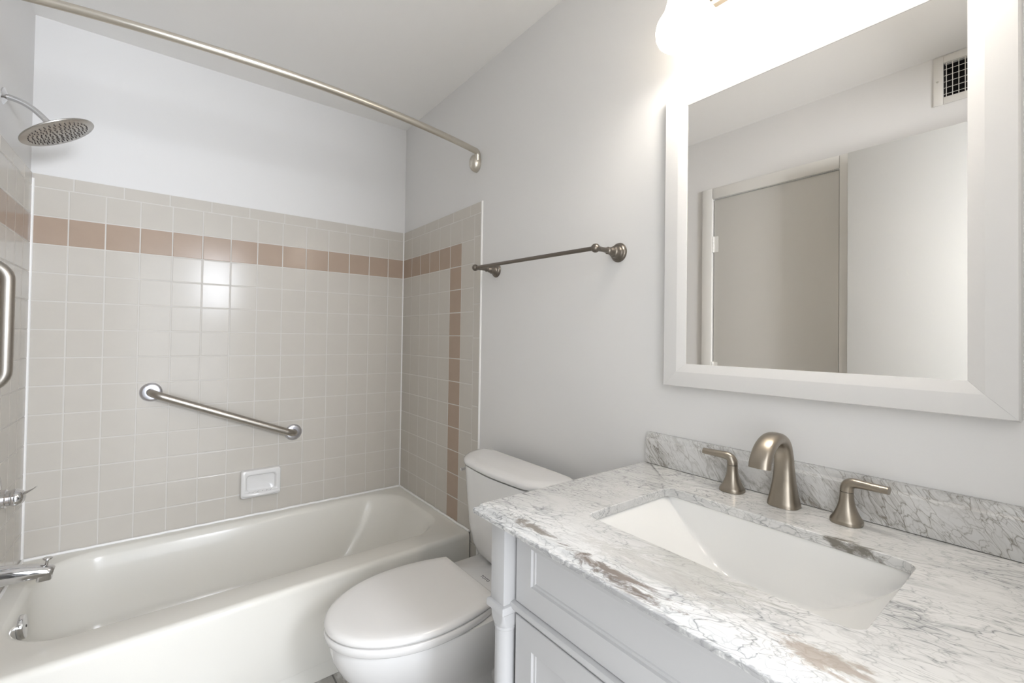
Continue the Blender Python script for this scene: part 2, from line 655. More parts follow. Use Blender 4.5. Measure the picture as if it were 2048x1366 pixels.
RT = 0.386
outer = rrect(X0, X1, -0.79, -0.006, 0.004, RT, 12, 12)


def shear(ring, amt=1.0):
    out = []
    for p in ring:
        k = max(0.0, min(1.0, (-p.y) / 0.79))
        out.append(Vector((p.x, p.y + amt * k * (yfront(p.x) + 0.79), p.z)))
    return out


rings = []
for off, z in ((-0.012, FZ + 0.001), (-0.012, 0.08), (-0.004, 0.0835), (-0.002, 0.09), (0.0, 0.20), (0.0, RT - 0.022), (-0.0015, RT - 0.012), (-0.0065, RT - 0.004), (-0.014, RT - 0.0005), (-0.022, RT)):
    ring = rrect(X0, X1, -0.79 - off, -0.006, 0.004, z, 12, 12)
    rings.append(shear(ring))
# rim to basin
for (x0, x1, y0, y1, r, z) in (
    (0.045, 1.458, -0.672, -0.036, 0.18, RT - 0.001),
    (0.050, 1.452, -0.664, -0.042, 0.18, RT - 0.004),
    (0.056, 1.444, -0.654, -0.050, 0.18, RT - 0.012),
    (0.060, 1.435, -0.645, -0.058, 0.18, RT - 0.028),
    (0.058, 1.415, -0.634, -0.068, 0.18, RT - 0.07),
    (0.068, 1.36, -0.612, -0.088, 0.17, RT - 0.16),
    (0.092, 1.29, -0.590, -0.110, 0.15, RT - 0.25),
    (0.108, 1.235, -0.570, -0.130, 0.13, RT - 0.295),
    (0.140, 1.19, -0.540, -0.160, 0.11, RT - 0.322),
    (0.20, 1.13, -0.50, -0.20, 0.09, RT - 0.333),
    (0.40, 0.90, -0.40, -0.30, 0.05, RT - 0.337),
):
    rings.append(shear(rrect(x0, x1, y0, y1, r, z, 12, 12), 0.6))
mb = MB()
mb.loft(rings, cap0=True, cap1=True)
mb.build('tub_shell', ENAMEL, tub, angle=40)
cb = MB()
pts = []
for i in range(60):
    x = -0.004 + 1.509 * i / 59
    pts.append((x, -0.0065, TUBTOP + 0.003 + random.uniform(-.0008, .0008)))
cb.tube(pts, 0.0055, 8)
pts = []
for i in range(40):
    y = -0.003 - 0.76 * i / 39
    pts.append((1.501, y, TUBTOP + 0.003 + random.uniform(-.001, .001)))
cb.tube(pts, 0.0055, 8)
pts = [(p[0] - 1.501 + 0.0, p[1], p[2]) for p in pts]
cb.tube(pts, 0.0055, 8)
cb.build('caulk_bead', CAULK, tub)
# overflow plate
ov = MB()
ov.lathe([(0.0, 0.0), (0.034, 0.0), (0.037, 0.002), (0.037, 0.013), (0.0355, 0.0155), (0.033, 0.0165), (0.0, 0.017)], (0.059, -0.385, 0.312), (1, 0, 0.1), n=44)
ovp = ov.build('overflow_plate', CHROME, tub)
MB().lathe([(0.0, 0), (0.004, 0), (0.0035, 0.0015), (0, 0.002)], (0.0757, -0.385, 0.3137), (1, 0, 0.1), n=16).build('screw', RUBBER, ovp)
dr = MB()
dr.lathe([(0.0, 0), (0.036, 0), (0.034, 0.003), (0.022, 0.004), (0.021, 0.008), (0.0, 0.01)], (0.30, -0.36, RT - 0.336), n=36)
dr.build('drain', CHROME, tub)

# ------------------------------------------------------------------ tub spout
sp = thing('tub_spout', (0.0, -0.40, 0.49), 'chrome tub spout with diverter knob on the left tiled wall', 'tub spout')
path = [(XL + 0.004, -0.40, 0.493), (0.01, -0.40, 0.493), (0.05, -0.40, 0.490), (0.09, -0.40, 0.486), (0.118, -0.40, 0.481), (0.130, -0.40, 0.478), (0.137, -0.40, 0.476)]
rad = [(0.030, 0.031), (0.030, 0.031), (0.027, 0.028), (0.0235, 0.0235), (0.0215, 0.0205), (0.0195, 0.018), (0.014, 0.012)]
b = MB().tube(smooth_path(path, 6), [tuple(a + (c - a) * k / 6 for a, c in zip(rad[i], rad[i + 1])) for i in range(6) for k in range(6)] + [rad[-1]], 32)
b.loft([rrect(0.098, 0.134, -0.40 - w, -0.40 + w, 0.009, z, 5, 2) for z, w in ((0.484, 0.019), (0.458, 0.0185), (0.455, 0.017))])
spo = b.build('spout_body', CHROME, sp)
MB().lathe([(0.0045, -0.006), (0.004, 0.006), (0.0045, 0.012), (0.0105, 0.0155), (0.012, 0.018), (0.0105, 0.021), (0.0, 0.0225)], (0.120, -0.40, 0.502), (0.12, 0, 1), n=24).build('diverter_knob', CHROME, sp)

# ------------------------------------------------------------------ shower valve
vl = thing('shower_valve', (0.0, -0.40, 0.73), 'chrome shower valve with lever handle on the left tiled wall', 'shower valve')
MB().lathe([(0.0, 0), (0.084, 0), (0.085, 0.003), (0.078, 0.008), (0.04, 0.012), (0.0, 0.013)], (XL + 0.005, -0.40, 0.731), (1, 0, 0), n=56).build('escutcheon', CHROME, vl)
hv = MB()
hv.lathe([(0.0, 0.0), (0.0285, 0.0), (0.0285, 0.026), (0.027, 0.0275), (0.0235, 0.028), (0.0235, 0.036), (0.0255, 0.0375), (0.0265, 0.041), (0.0265, 0.05), (0.023, 0.060), (0.014, 0.067), (0.0, 0.070)], (0.0, -0.40, 0.731), (1, 0, 0), n=36)
hdl = hv.build('handle_hub', CHROME, vl)
lp = smooth_path([(0.050, -0.40, 0.735), (0.066, -0.40, 0.741), (0.080, -0.40, 0.748), (0.092, -0.40, 0.757)], 5)
MB().tube(lp, [(0.010 + 0.001 * i / len(lp), max(0.0075 * (1 - i / (len(lp) - 1)) ** 1.2, 0.0016)) for i in range(len(lp))], 16).build('lever', CHROME, hdl)

# ------------------------------------------------------------------ shower head
sh = thing('wall_shower', (0.0, -0.38, 1.99), 'round perforated rain shower head on a curved arm from left wall', 'shower')
MB().lathe([(0, 0), (0.026, 0), (0.026, 0.003), (0.018, 0.007), (0.012, 0.010), (0.0, 0.011)], (XL - 0.001, -0.38, 1.992), (1, 0, -0.1), n=36).build('flange', CHROME, sh)
ap = smooth_path([(XL, -0.38, 1.992), (0.008, -0.38, 1.991), (0.032, -0.38, 1.985), (0.056, -0.38, 1.972), (0.076, -0.38, 1.954), (0.094, -0.38, 1.934)], 6)
MB().tube(ap, 0.0088, 20).build('shower_arm', CHROME, sh)
hc = Vector((0.1135, -0.38, 1.9125))
nrm = Vector((math.sin(math.radians(31)), 0, -math.cos(math.radians(31))))
back = -nrm
MB().lathe([(0.0, -0.004), (0.0125, -0.004), (0.0125, 0.006), (0.0115, 0.008), (0.0115, 0.014), (0.014, 0.016), (0.014, 0.026), (0.010, 0.03), (0.0, 0.031)], hc + back * 0.004, back, n=28).build('swivel_joint', CHROME, sh)
hd = MB()
hd.lathe([(0.0, -0.004), (0.098, -0.004), (0.1005, -0.0025), (0.101, 0.0), (0.1, 0.002), (0.06, 0.005), (0.015, 0.009), (0, 0.009)], hc, back, n=72)
head = hd.build('spray_disc', STEEL, sh)
nz = MB()
ta = Vector((math.cos(math.radians(31)), 0, math.sin(math.radians(31))))
tb = Vector((0, 1, 0))
k = 0
for ringi in range(1, 8):
    rr = 0.0113 * ringi
    cnt = 6 + (ringi - 1) * 5
    for i in range(cnt):
        a = 2 * PI * i / cnt + ringi * 0.35
        p = hc + nrm * 0.004 + ta * (rr * math.cos(a)) + tb * (rr * math.sin(a))
        nz.lathe([(0.0019, -0.001), (0.0017, 0.0022), (0.0011, 0.0028), (0, 0.0028)], p, nrm, n=7)
noz = nz.build('nozzles', RUBBER, head)
noz['kind'] = 'stuff'

# ------------------------------------------------------------------ grab bars


def grab_bar(name, A, B, wall_n, stand, label, r=0.0158):
    """straight bar between wall points A and B, bent back to the wall at both ends"""
    A, B, n = Vector(A), Vector(B), Vector(wall_n)
    root = thing(name, A, label, 'grab bar', 'satin steel grab bars on the tub walls')
    d = (B - A).normalized()
    rb = 0.045
    pts = [A, A + n * (stand - rb)]
    for i in range(1, 9):
        t = PI / 2 * i / 8
        pts.append(A + n * (stand - rb + rb * math.sin(t)) + d * (rb * (1 - math.cos(t))))
    L = (B - A).length
    for i in range(1, 8):
        pts.append(A + n * stand + d * (rb + (L - 2 * rb) * i / 8))
    for i in range(0, 9):
        t = PI / 2 * i / 8
        pts.append(B + n * (stand - rb + rb * math.cos(t)) - d * (rb * (1 - math.sin(t))))
    pts.append(B)
    MB().tube(pts, r, 28, up=tuple(d + n * .3)).build('bar', GRABM, root)
    for P in (A, B):
        MB().lathe([(0.0, 0), (0.0385, 0.0), (0.040, 0.001), (0.0385, 0.0055), (0.034, 0.009), (0.0285, 0.0105), (r + 0.001, 0.011), (r + 0.001, 0.009)], P, n, n=48, cap=False).build('flange', FLANGEM, root)
    return root


grab_bar('grab_bar', (0.3652, 0.0008, 1.0), (0.930, 0.0008, 0.7635), (0, -1, 0), 0.058, 'satin steel grab bar sloping down across the back tiled wall above soap dish')
grab_bar('grab_bar', (-0.0050, -0.628, 1.440), (-0.0050, -0.628, 1.098), (1, 0, 0), 0.064, 'upright satin steel grab bar on the left tiled wall, cut by the photo edge')

# ------------------------------------------------------------------ soap dish
sd = thing('soap_dish', (0.786, -0.001, 0.48), 'small white ceramic soap dish set in the back wall tile', 'soap dish')
sx0, sx1, sz0, sz1 = 0.703, 0.872, 0.478, 0.608


def rr_xz(x0, x1, z0, z1, r, y):
    return [Vector((p.x, y, p.y)) for p in rrect(x0, x1, z0, z1, r, 0, 6, 4)]


mb = MB()
mb.loft([rr_xz(sx0, sx1, sz0, sz1, 0.012, 0.004),
         rr_xz(sx0, sx1, sz0, sz1, 0.012, -0.022),
         rr_xz(sx0 + 0.002, sx1 - 0.002, sz0 + 0.002, sz1 - 0.002, 0.012, -0.027),
         rr_xz(sx0 + 0.006, sx1 - 0.006, sz0 + 0.006, sz1 - 0.006, 0.012, -0.0295),
         rr_xz(sx0 + 0.018, sx1 - 0.018, sz0 + 0.024, sz1 - 0.020, 0.014, -0.0295),
         rr_xz(sx0 + 0.021, sx1 - 0.021, sz0 + 0.027, sz1 - 0.023, 0.014, -0.027),
         rr_xz(sx0 + 0.026, sx1 - 0.026, sz0 + 0.032, sz1 - 0.028, 0.014, -0.016),
         rr_xz(sx0 + 0.036, sx1 - 0.036, sz0 + 0.042, sz1 - 0.038, 0.012, -0.012)], cap0=True, cap1=True)
mb.build('dish', CHINA, sd)
# bowed lip with drain ribs
mb = MB()
lip = []
for i in range(25):
    t = i / 24
    x = sx0 + 0.010 + (sx1 - sx0 - 0.02) * t
    lip.append((x, -0.0275 - 0.013 * math.sin(PI * t) ** 0.6, sz0 + 0.018))
mb.tube(lip, [(0.0075, 0.0095)] * 25, 14)
lipo = mb.build('lip', CHINA, sd)
for i in range(6):
    x = sx0 + 0.036 + i * 0.0185
    MB().box((x - 0.003, -0.039, sz0 + 0.0235), (x + 0.003, -0.024, sz0 + 0.0285), 0.0014).build('rib', CHINA, sd)

# ------------------------------------------------------------------ curtain rod
rodt = thing('shower_curtain_rod', (0.75, -0.79, 2.083), 'curved satin nickel shower curtain rod spanning above the tub', 'curtain rod')
RZc = 2.083


def rod_y(x):
    t = (x - 0.66) / 0.86
    return -0.907 + 0.123 * t * t


full = [(x / 100, rod_y(x / 100), RZc) for x in range(2, 149, 3)]
XS = 0.54
left = [p for p in full if p[0] <= XS + 0.03]
right = [(XS, rod_y(XS), RZc)] + [p for p in full if p[0] > XS]


def hook(sgn, xw, yend):
    c = []
    for i in range(1, 9):
        t = i / 8 * 1.5
        c.append((xw - sgn * (0.030 - 0.019 * math.sin(min(t, PI / 2))), yend + 0.004 * t, RZc - 0.017 * (1 - math.cos(t))))
    c.append((xw - sgn * 0.009, yend + 0.010, RZc - 0.036))
    return c


right = [p for p in right if p[0] < 1.465] + hook(1, 1.508, rod_y(1.475))
left = list(reversed(hook(-1, -0.006, rod_y(0.03)))) + [p for p in left if p[0] > 0.035]
MB().tube(smooth_path(left, 3), 0.0117, 24).build('inner_tube', RODM, rodt)
MB().tube(smooth_path(right, 3), 0.0128, 24).build('outer_tube', RODM, rodt)
for sgn, xw, ye in ((1, 1.5105, rod_y(1.475) + 0.004), (-1, -0.0095, rod_y(0.03) + 0.004)):
    mb = MB()
    rg = []
    # domed cup that the hooked end sits in
    for k in range(9):
        t = PI / 2 * k / 8
        d = 0.034 * math.sin(t)
        r = max(math.cos(t) ** 0.6 if k < 8 else 0.05, 0.05)
        rg.append([Vector((xw - sgn * d, ye + 0.026 + 0.033 * r * math.cos(2 * PI * i / 32), RZc - 0.042 + 0.041 * r * math.sin(2 * PI * i / 32))) for i in range(32)])
    mb.loft(rg)
    mb.build('wall_bracket', RODM, rodt)

# ------------------------------------------------------------------ towel bar
tbr = thing('towel_bar', (XR, -1.25, 1.53), 'aged pewter towel bar on the right wall above the toilet', 'towel bar')
PA, PB = Vector((XR, -0.930, 1.539)), Vector((XR, -1.577, 1.522))
xb = 1.4035
dirb = (PB - PA).normalized()
Ab, Bb = PA.copy(), PB.copy()
Ab.x = Bb.x = xb
MB().tube([Ab - dirb * 0.0, Ab + dirb * 0.2, Bb], 0.0066, 24).build('bar', BRONZE, tbr)
for P in (PA, PB):
    pm = MB()
    pm.lathe([(0.0, 0.0), (0.0295, 0.0), (0.030, 0.002), (0.0285, 0.0055), (0.0275, 0.006), (0.026, 0.0075), (0.024, 0.011), (0.0205, 0.0125), (0.0195, 0.0135),
              (0.0175, 0.018), (0.0165, 0.028), (0.0135, 0.031), (0.0125, 0.040), (0.010, 0.043), (0.0095, 0.048), (0.0112, 0.050), (0.0112, 0.054), (0.0082, 0.057), (0.0072, 0.075), (0.0078, 0.092), (0.0085, 0.096)], P, (-1, 0, 0), n=36)
    pm.lathe([(0.0135 * math.sin(PI * i / 12), -0.0135 * math.cos(PI * i / 12)) for i in range(13)], (xb, P.y, P.z), (-1, 0, 0), n=28)
    pm.build('post', BRONZE, tbr)

# ------------------------------------------------------------------ toilet
AX = -1.186
AXT = -1.205
toi = thing('toilet', (1.15, AX, FZ), 'white two-piece toilet between the tub and the vanity', 'toilet')


def egg(xt, xb, w, z, flat=0.15, n=64, ex=2.0, bw=0.78, wpos=0.58):
    """plan outline: round tip at xt (front), narrower flat back edge at xb; ring of n points"""
    pts = []
    L = xb - xt
    half = []
    m = n // 2
    for i in range(m + 1):
        t = i / m
        s = 0.5 - 0.5 * math.cos(PI * min(t / 0.86, 1.0)) if t < 0.86 else 1.0
        u = s
        if u < wpos:
            ww = w * max(0.0, 1 - ((wpos - u) / wpos) ** ex) ** (1 / ex)
        else:
            k = (u - wpos) / (1 - wpos)
            ww = w * (1 - (1 - bw) * k ** 2.0)
        if t >= 0.86:
            k = (t - 0.86) / 0.14
            ww = w * bw * (1 - k)
        half.append((xt + L * u, ww))
    for x, ww in half:
        pts.append(Vector((x, AX + ww, z)))
    for x, ww in reversed(half[1:-1]):
        pts.append(Vector((x, AX - ww, z)))
    return pts


# bowl with foot
def lerp(a, b, t):
    return a + (b - a) * t


bowl = MB()
tab = [  # z, tip x, back x, half width, back width factor, wpos
    (FZ + 0.001, 0.985, 1.40, 0.105, 0.85, 0.45),
    (0.06, 0.975, 1.40, 0.105, 0.85, 0.45),
    (0.11, 0.965, 1.40, 0.102, 0.85, 0.45),
    (0.16, 0.945, 1.40, 0.105, 0.85, 0.45),
    (0.21, 0.900, 1.40, 0.125, 0.80, 0.50),
    (0.26, 0.852, 1.41, 0.150, 0.75, 0.52),
    (0.31, 0.815, 1.42, 0.171, 0.72, 0.52),
    (0.35, 0.795, 1.44, 0.183, 0.70, 0.50),
    (0.385, 0.786, 1.47, 0.1885, 0.72, 0.46),
    (0.403, 0.786, 1.48, 0.1885, 0.74, 0.46),
    (0.4095, 0.787, 1.48, 0.1875, 0.74, 0.46),
]
rg = []
for z, xt, xb_, w, bw, wp in tab:
    rg.append(egg(xt, xb_, w, z, bw=bw, wpos=wp))
rg.append(egg(0.85, 1.46, 0.14, 0.4125, bw=0.7, wpos=0.46))
bowl.loft(rg)
# trapway bulge on each side of the foot
for sgn in (1, -1):
    tp = smooth_path([(1.03, AX + sgn * 0.080, 0.10), (1.10, AX + sgn * 0.088, 0.20), (1.18, AX + sgn * 0.085, 0.24), (1.27, AX + sgn * 0.082, 0.20), (1.33, AX + sgn * 0.082, 0.10), (1.34, AX + sgn * 0.082, 0.03)], 5)
    bowl.tube(tp, 0.038, 16)
bowl.build('bowl', CHINA, toi, angle=60)
# deck under the tank
MB().loft([rrect(1.215, 1.47, AX - 0.004 - w, AX - 0.004 + w, 0.03, z, 8, 4) for z, w in ((0.34, 0.10), (0.38, 0.142), (0.420, 0.156), (0.427, 0.156), (0.4300, 0.152))]).build('deck', CHINA, toi, angle=50)
# seat ring and lid
seat = MB()
seat.loft([egg(0.778, 1.232, 0.1895, 0.4115, bw=0.80), egg(0.773, 1.235, 0.193, 0.4155, bw=0.80), egg(0.772, 1.236, 0.194, 0.427, bw=0.80), egg(0.7732, 1.236, 0.1932, 0.4350, bw=0.80), egg(0.776, 1.235, 0.191, 0.4362, bw=0.80)])
seat.build('seat', SEATP, toi, angle=60)
MB().loft([egg(0.80, 1.21, 0.168, 0.4358, bw=0.80), egg(0.80, 1.21, 0.168, 0.4412, bw=0.80)]).build('bumper', RUBBER, toi, angle=60)
lid = MB()
lid.loft([egg(0.7745, 1.235, 0.1922, 0.4408, bw=0.82), egg(0.7725, 1.236, 0.1937, 0.4420, bw=0.82), egg(0.772, 1.237, 0.194, 0.447, bw=0.82), egg(0.7735, 1.237, 0.193, 0.4525, bw=0.82), egg(0.779, 1.234, 0.189, 0.4575, bw=0.82), egg(0.789, 1.229, 0.181, 0.4602, bw=0.82), egg(0.82, 1.205, 0.158, 0.4615, bw=0.8), egg(0.95, 1.10, 0.06, 0.462, bw=0.8)])
lid.build('lid', SEATP, toi, angle=60)
# tank: tapered, with well rounded front corners
def tank_ring(xf, hw, r, z, bow=0.010, xback=1.457, n=12):
    pts = []
    # start at back left (y larger), go round: back -> left -> front -> right
    yl, yr = AXT + hw, AXT - hw
    rx, ry = r * 1.15, r
    rx = min(rx, xback - xf - bow - 0.022)
    pts.append((xback, yl - 0.02))
    pts.append((xback - 0.004, yl - 0.006))
    pts.append((xback - 0.02, yl))
    for i in range(n + 1):
        a = PI / 2 * i / n
        pts.append((xf + bow + rx - rx * math.sin(a), yl - ry + ry * math.cos(a)))
    m = 10
    ya, yb = yl - ry, yr + ry
    for i in range(1, m):
        t = i / m
        pts.append((xf + bow - bow * math.sin(PI * t), ya + (yb - ya) * t))
    for i in range(n + 1):
        a = PI / 2 * (1 - i / n)
        pts.append((xf + bow + rx - rx * math.sin(a), yr + ry - ry * math.cos(a)))
    pts.append((xback - 0.02, yr))
    pts.append((xback - 0.004, yr + 0.006))
    pts.append((xback, yr + 0.02))
    return [Vector((x, y, z)) for x, y in pts]


HW = 0.268
tank = MB()
tank.loft([tank_ring(1.366, HW - 0.105, 0.06, 0.4305), tank_ring(1.354, HW - 0.080, 0.07, 0.437), tank_ring(1.342, HW - 0.056, 0.08, 0.452), tank_ring(1.328, HW - 0.033, 0.10, 0.488), tank_ring(1.314, HW - 0.019, 0.115, 0.56), tank_ring(1.305, HW - 0.012, 0.12, 0.66), tank_ring(1.2945, HW - 0.0045, 0.128, 0.7742)])
tank.build('tank', CHINA, toi, angle=50)
MB().loft([tank_ring(1.322, HW - 0.030, 0.105, 0.770), tank_ring(1.322, HW - 0.030, 0.105, 0.784)]).build('tank_gasket', RUBBER, toi)
tl = MB()
tl.loft([tank_ring(1.2915, HW - 0.002, 0.128, 0.7800), tank_ring(1.290, HW, 0.13, 0.782), tank_ring(1.289, HW, 0.13, 0.790), tank_ring(1.291, HW - 0.002, 0.13, 0.796), tank_ring(1.298, HW - 0.008, 0.125, 0.8015), tank_ring(1.308, HW - 0.018, 0.115, 0.805), tank_ring(1.322, HW - 0.032, 0.10, 0.8062), tank_ring(1.355, HW - 0.08, 0.06, 0.807)])
tl.build('tank_lid', CHINA, toi, angle=50)
fl = MB()
fl.lathe([(0.0, 0), (0.012, 0), (0.012, 0.004), (0.007, 0.008), (0.007, 0.016), (0, 0.017)], (1.400, AXT + HW - 0.012, 0.733), (0, 1, 0), n=20)
fl.tube([(1.404, AXT + HW + 0.002, 0.734), (1.375, AXT + HW + 0.006, 0.732), (1.350, AXT + HW + 0.006, 0.729)], [(0.004, 0.006)] * 3, 12)
fl.build('flush_lever', CHROME, toi)
# maker's mark on the deck behind the lid
fc = bpy.data.curves.new('logo_lettering', 'FONT')
fc.body = 'TOTO'
fc.size = 0.0165
fc.extrude = 0.0002
fc.align_x = 'CENTER'
fc.align_y = 'CENTER'
fo = bpy.data.objects.new('logo_tmp', fc)
S.collection.objects.link(fo)
bpy.context.view_layer.update()
me = bpy.data.meshes.new_from_object(fo.evaluated_get(bpy.context.evaluated_depsgraph_get()))
bpy.data.objects.remove(fo)
lm = MB()
for p in me.polygons:
    pass
ofs = Vector((1.2924, -1.194, 0.4302))
lm.add([ofs + Vector((v.co.y, -v.co.x, v.co.z)) for v in me.vertices], [tuple(p.vertices) for p in me.polygons])
lm.build('logo_lettering', INK, toi, smooth=False)['label'] = 'small dark TOTO lettering'

# ------------------------------------------------------------------ vanity cabinet
VYA, VYB = -1.700, -2.452         # left and right ends of the cabinet
VC = (VYA + VYB) / 2
CT = 0.8915                       # cabinet top
XD = 0.983                        # face of drawer front and doors
van = thing('vanity_cabinet', (1.24, VC, FZ), 'white painted vanity cabinet under the marble top', 'vanity cabinet')
MB().box((1.0, VYB + 0.01, 0.12), (XR - 0.001, VYA - 0.01, CT - 0.16), 0.001).box((1.0, VYB + 0.01, 0.12), (1.018, VYA - 0.01, CT), 0.001).box((1.0, VYA - 0.03, 0.12), (XR - 0.001, VYA - 0.01, CT), 0.001).box((1.0, VYB + 0.01, 0.12), (XR - 0.001, VYB + 0.03, CT), 0.001).build('carcass', CABP, van)


def post(yc, xc):
    mb = MB()
    h = 0.0225
    mb.box((xc - h, yc - h, 0.712), (xc + h, yc + h, CT - 0.001), 0.002)
    # square collar, then octagonal neck, then round turned leg
    mb.loft([rrect(xc - a, xc + a, yc - a, yc + a, r, z, 6, 2) for a, r, z in ((0.0225, 0.002, 0.716), (0.0275, 0.002, 0.7135), (0.029, 0.002, 0.710), (0.029, 0.002, 0.700), (0.0265, 0.003, 0.6975), (0.0225, 0.004, 0.694), (0.0225, 0.008, 0.680), (0.0222, 0.018, 0.668))])
    mb.lathe([(0.0222, 0.67), (0.0215, 0.667), (0.0228, 0.665), (0.0228, 0.6615), (0.0212, 0.6595), (0.0212, 0.62), (0.0212, 0.20), (0.0195, 0.12), (0.017, FZ + 0.001)], (xc, yc, 0), n=36)
    return mb


for yc in (VYA - 0.0235, VYB + 0.0235):
    post(yc, 0.9795).build('corner_post', CABP, van, angle=30)


def panel_front(y0, y1, z0, z1, fw, name):
    """slab with a recessed, moulded centre panel; faces -X at XD"""
    mb = MB()

    def R(i, x):
        return [Vector((x, y, z)) for y, z in ((y0 - i, z0 + i), (y1 + i, z0 + i), (y1 + i, z1 - i), (y0 - i, z1 - i))]
    mb.loft([R(0, XD + 0.02), R(0, XD + 0.0012), R(0.0012, XD), R(fw, XD), R(fw + 0.002, XD + 0.0045), R(fw + 0.006, XD + 0.0055), R(fw + 0.0075, XD + 0.0075), R(fw + 0.011, XD + 0.0085)], cap0=True, cap1=True)
    return mb.build(name, CABP, van, angle=25)


panel_front(-1.7525, VYB + 0.0525, 0.7225, CT - 0.003, 0.046, 'drawer_front')
mid = (VYA + VYB) / 2
panel_front(-1.7525, mid + 0.0015, 0.15, 0.696, 0.05, 'door')
panel_front(mid - 0.0015, VYB + 0.0525, 0.15, 0.696, 0.05, 'door')
mb = MB()
mb.loft([[Vector((XD + 0.02 - d, y, z)) for d, z in ((0, 0.721), (0.022, 0.721), (0.028, 0.7195), (0.030, 0.716), (0.030, 0.711), (0.027, 0.707), (0.0225, 0.705), (0.020, 0.700), (0.0, 0.697))] for y in (VYA - 0.046, VYB + 0.046)])
mb.build('rail_moulding', CABP, van, angle=30)

# ------------------------------------------------------------------ countertop
MAR_TOP = marble('marble_top', (0, 0, math.radians(-14)), (2.1, 0.75, 1.6), 3.1, [
    ((-0.205, -0.015, 0.0), (0.085, 0.125, 0.05), (0.43, 0.425, 0.39, 1), 0.6, 26.0),
    ((-0.245, 0.02, 0.0), (0.03, 0.16, 0.05), (0.42, 0.40, 0.37, 1), 0.5, 40.0),
    ((-0.2925, 0.240, -0.006), (0.014, 0.065, 0.02), (0.20, 0.175, 0.15, 1), 0.92, 34.0),
    ((-0.2960, 0.040, -0.006), (0.016, 0.110, 0.02), (0.17, 0.14, 0.118, 1), 0.95, 34.0),
    ((-0.255, -0.205, 0.0), (0.024, 0.055, 0.02), (0.33, 0.275, 0.225, 1), 0.8, 34.0),
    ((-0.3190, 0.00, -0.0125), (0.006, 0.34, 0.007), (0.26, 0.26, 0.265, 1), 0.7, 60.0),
    ((0.112, -0.130, -0.008), (0.012, 0.045, 0.02), (0.14, 0.125, 0.10, 1), 0.9, 34.0),
], streak=0.45)
MAR_SPL = marble('marble_splash', (math.radians(38), 0, 0), (1.6, 2.4, 0.7), 8.7, [], streak=0.6, dark=(0.25, 0.23, 0.20, 1))
CTOP = 0.9095
cty0, cty1 = -2.472, -1.6905
ctx0, ctx1 = 0.937, XR - 0.0005
ctop = MB()


def crect(o, z, r=0.002):
    return rrect(ctx0 - o, ctx1, cty0 - o * 0.4, cty1 + o * 0.4, r, z, 10, 14)


HX0, HX1, HY0, HY1 = 1.0715, 1.3500, -2.302, -1.8595


def hole(o, z, r=0.022):
    return rrect(HX0 - o, HX1 + o, HY0 - o, HY1 + o, r + o, z, 10, 14)


prof = [(0.0150, 0.8915), (0.0172, 0.8930), (0.0176, 0.8975), (0.0170, 0.9005), (0.0150, 0.9022), (0.0120, 0.9018), (0.0095, 0.9012), (0.0065, 0.9025), (0.0045, 0.9050), (0.0030, 0.9078), (0.0010, 0.9092), (-0.0015, 0.9095)]
rg = [crect(o, z) for o, z in prof]
rg += [hole(0.0012, 0.9095), hole(0.0, 0.9085), hole(0.0, 0.8925), hole(0.001, 0.8915)]
rg += [rg[0]]
ctop.loft(rg, cap0=False, cap1=False)
ct_root = thing('countertop', (1.24, -2.08, CTOP), 'white marble vanity top with grey veins and a rectangular sink cutout', 'countertop')
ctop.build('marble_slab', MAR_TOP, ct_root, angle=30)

bs = thing('backsplash', (XR - 0.01, -2.08, CTOP), 'low marble backsplash strip standing along wall behind the faucet', 'backsplash')
mb = MB()
pf = [(0.0, CTOP + 0.0012), (0.0205, CTOP + 0.0012), (0.0212, CTOP + 0.003), (0.0212, 0.9745), (0.0195, 0.9770), (0.0165, 0.9785), (0.0150, 0.9805), (0.0150, 0.9880), (0.0140, 0.9915), (0.0115, 0.9935), (0.008, 0.9942), (0.0, 0.9942)]
mb.loft([[Vector((XR - d, y, z)) for d, z in pf] for y in [-1.6955 - 0.77 * i / 8 for i in range(9)]])
mb.build('marble_strip', MAR_SPL, bs, angle=30)
MB().box((XR - 0.0195, -2.4655, CTOP + 0.0002), (XR - 0.001, -1.696, CTOP + 0.0016)).build('joint_line', RUBBER, bs, smooth=False)

# ------------------------------------------------------------------ sink
sk = thing('sink_basin', (1.21, -2.08, 0.75), 'white rectangular undermount sink basin set in the marble top', 'sink')
sy0, sy1 = HY0 - 0.004, HY1 + 0.004
sx0_, sx1_ = HX0 - 0.004, HX1 + 0.004
ZR = 0.8910
mb = MB()
NU, NV = 64, 40
ycen, yh = (sy0 + sy1) / 2, (sy1 - sy0) / 2
xcen, xh = (sx0_ + sx1_) / 2, (sx1_ - sx0_) / 2


def ramp_depth(d):
    """depth below the rim at distance d from either end (long ramped ends)"""
    return 0.124 * (1 - (1 - min(d / 0.205, 1.0)) ** 1.9)


def wall_depth(d):
    return 0.127 * (1 - (1 - min(d / 0.065, 1.0)) ** 5.0)


def smin(a, b, k=0.010):
    h = max(0.0, min(1.0, 0.5 + 0.5 * (b - a) / k))
    return b * (1 - h) + a * h - k * h * (1 - h)


vs, fs = [], []
us = [-1 + 2 * (0.5 - 0.5 * math.cos(PI * i / NU)) for i in range(NU + 1)]
vv = [-1 + 2 * (0.5 - 0.5 * math.cos(PI * i / NV)) for i in range(NV + 1)]
for a in us:
    for c in vv:
        y, x = ycen + yh * a, xcen + xh * c
        d1, d2 = yh - abs(y - ycen), xh - abs(x - xcen)
        dep = max(0.0, smin(ramp_depth(d1), wall_depth(d2)))
        if d1 < 1e-6 or d2 < 1e-6:
            dep = 0.0
        vs.append((x, y, ZR - dep))
for i in range(NU):
    for j in range(NV):
        p = i * (NV + 1) + j
        fs.append((p, p + 1, p + NV + 2, p + NV + 1))
mb.add(vs, fs)
